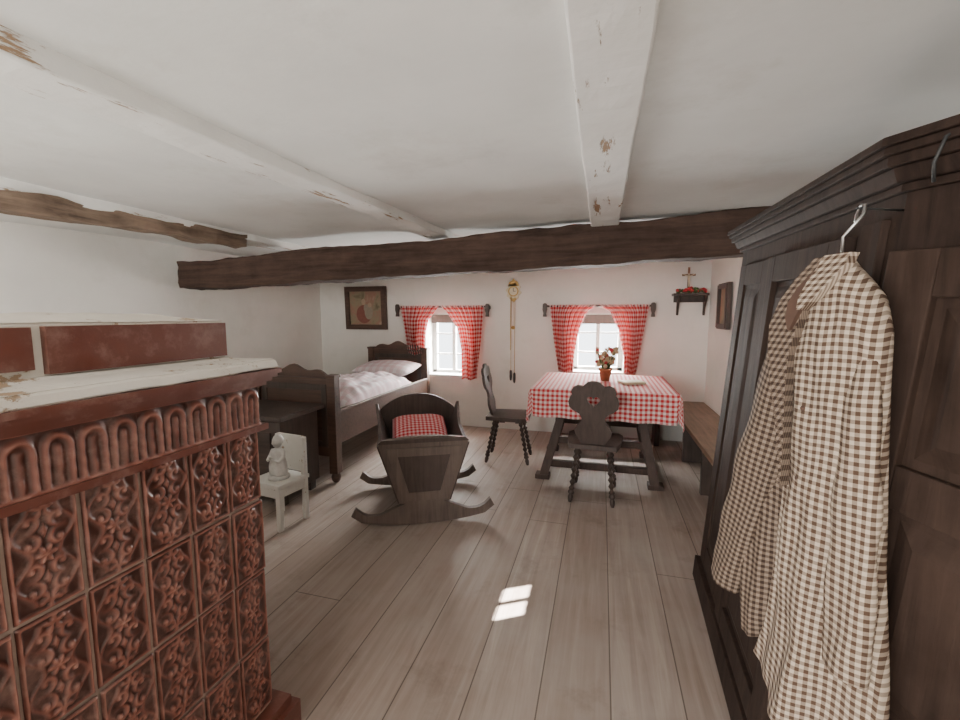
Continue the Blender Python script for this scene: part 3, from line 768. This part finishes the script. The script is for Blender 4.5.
b.tube([(0,-.002,-.1),(0,-.002,-.42)],.002,'gold',6); b.lathe([(.005,0),(.022,.2),(.022,.8),(.005,1)],'gold',(0,-.008,-.43),(0,.004,-.43),16)
b.done()
b=B('corner_shelf')
b.box((.89,5.02,1.615),(.34,.15,.025),'dark'); b.box((.89,5.085,1.57),(.30,.02,.07),'dark')
for x in (.76,1.02): b.prism([(0,0),(.0,-.20),(.02,-.21),(.035,-.13),(.06,-.09),(.11,-.03),(.12,0)],.022,'dark',TR(x+.011,5.095,1.605)@RZ(-90))
b.done(.002)
b=B('crucifix'); cxx=.87
b.box((cxx,5.03,1.765),(.02,.014,.27),'tan'); b.box((cxx,5.03,1.82),(.13,.014,.02),'tan'); b.box((cxx,5.03,1.64),(.07,.05,.025),'tan')
b.tube([(cxx,5.018,1.70),(cxx+.003,5.014,1.735),(cxx,5.014,1.77),(cxx,5.014,1.80),(cxx,5.014,1.815)],[.004,.006,.008,.011,.005],'cream')
b.tube([(cxx-.055,5.018,1.828),(cxx-.03,5.016,1.815),(cxx,5.014,1.805),(cxx+.03,5.016,1.815),(cxx+.055,5.018,1.828)],[.0028,.004,.006,.004,.0028],'cream')
b.sphere((cxx-.003,5.011,1.826),(.008,.008,.010),'cream',10,8)
b.done()
b=B('flower_garland'); random.seed(2)
for i in range(46):
    x=.75+.28*random.random(); p=(x,4.955+.045*random.random(),1.64+.04*random.random()*(1-abs((x-.89)/.2)**2)); b.sphere(p,.010+.012*random.random(),'flower' if i%2 else 'leaf',7,5)
b.done()
# ------------------------------------------------------------------ lights
w=bpy.data.worlds.new('world'); scene.world=w; w.use_nodes=True
nt=w.node_tree; bg=nt.nodes['Background']; bg.inputs[0].default_value=(.90,.95,1,1); bg.inputs[1].default_value=5
def area(name,loc,rot,sx,sy,power,col=(1,1,1),spread=180):
    l=bpy.data.lights.new(name,'AREA'); l.shape='RECTANGLE'; l.size=sx; l.size_y=sy; l.energy=power; l.color=col; l.spread=math.radians(spread)
    o=bpy.data.objects.new(name,l); o.location=loc; o.rotation_euler=[math.radians(a) for a in rot]; scene.collection.objects.link(o)
area('window_daylight_1',(-1.86,5.75,1.1),(-90,0,0),.9,1.1,430,(1,.98,.94))
area('window_daylight_2',(-.04,5.75,1.15),(-90,0,0),.9,1.1,520,(1,.98,.94))
area('front_fill_area',(-1.6,-2.1,1.25),(90,0,0),1.9,1.3,190,(1,.98,.945))  # added area lamp behind the camera; the front wall has no window opening
s=bpy.data.lights.new('sun','SUN'); s.energy=110; s.angle=math.radians(.5); s.color=(1,.97,.92); so=bpy.data.objects.new('sun',s); scene.collection.objects.link(so)
d=Vector((-.40,1.95,0))-Vector((1.1,2.865,1.49)); so.rotation_euler=d.to_track_quat('-Z','Y').to_euler(); so.location=(3,4,4)
# ------------------------------------------------------------------ camera
f=430.0; th=math.atan((360-315)/f); psi=math.atan((602-480)*math.cos(th)/f)
cam=bpy.data.cameras.new('camera'); cam.sensor_width=36; cam.lens=36*f/960; cam.clip_start=.02
co=bpy.data.objects.new('camera',cam); co.location=(0,0,1.4); co.rotation_euler=(math.pi/2-th,0,psi); scene.collection.objects.link(co); scene.camera=co
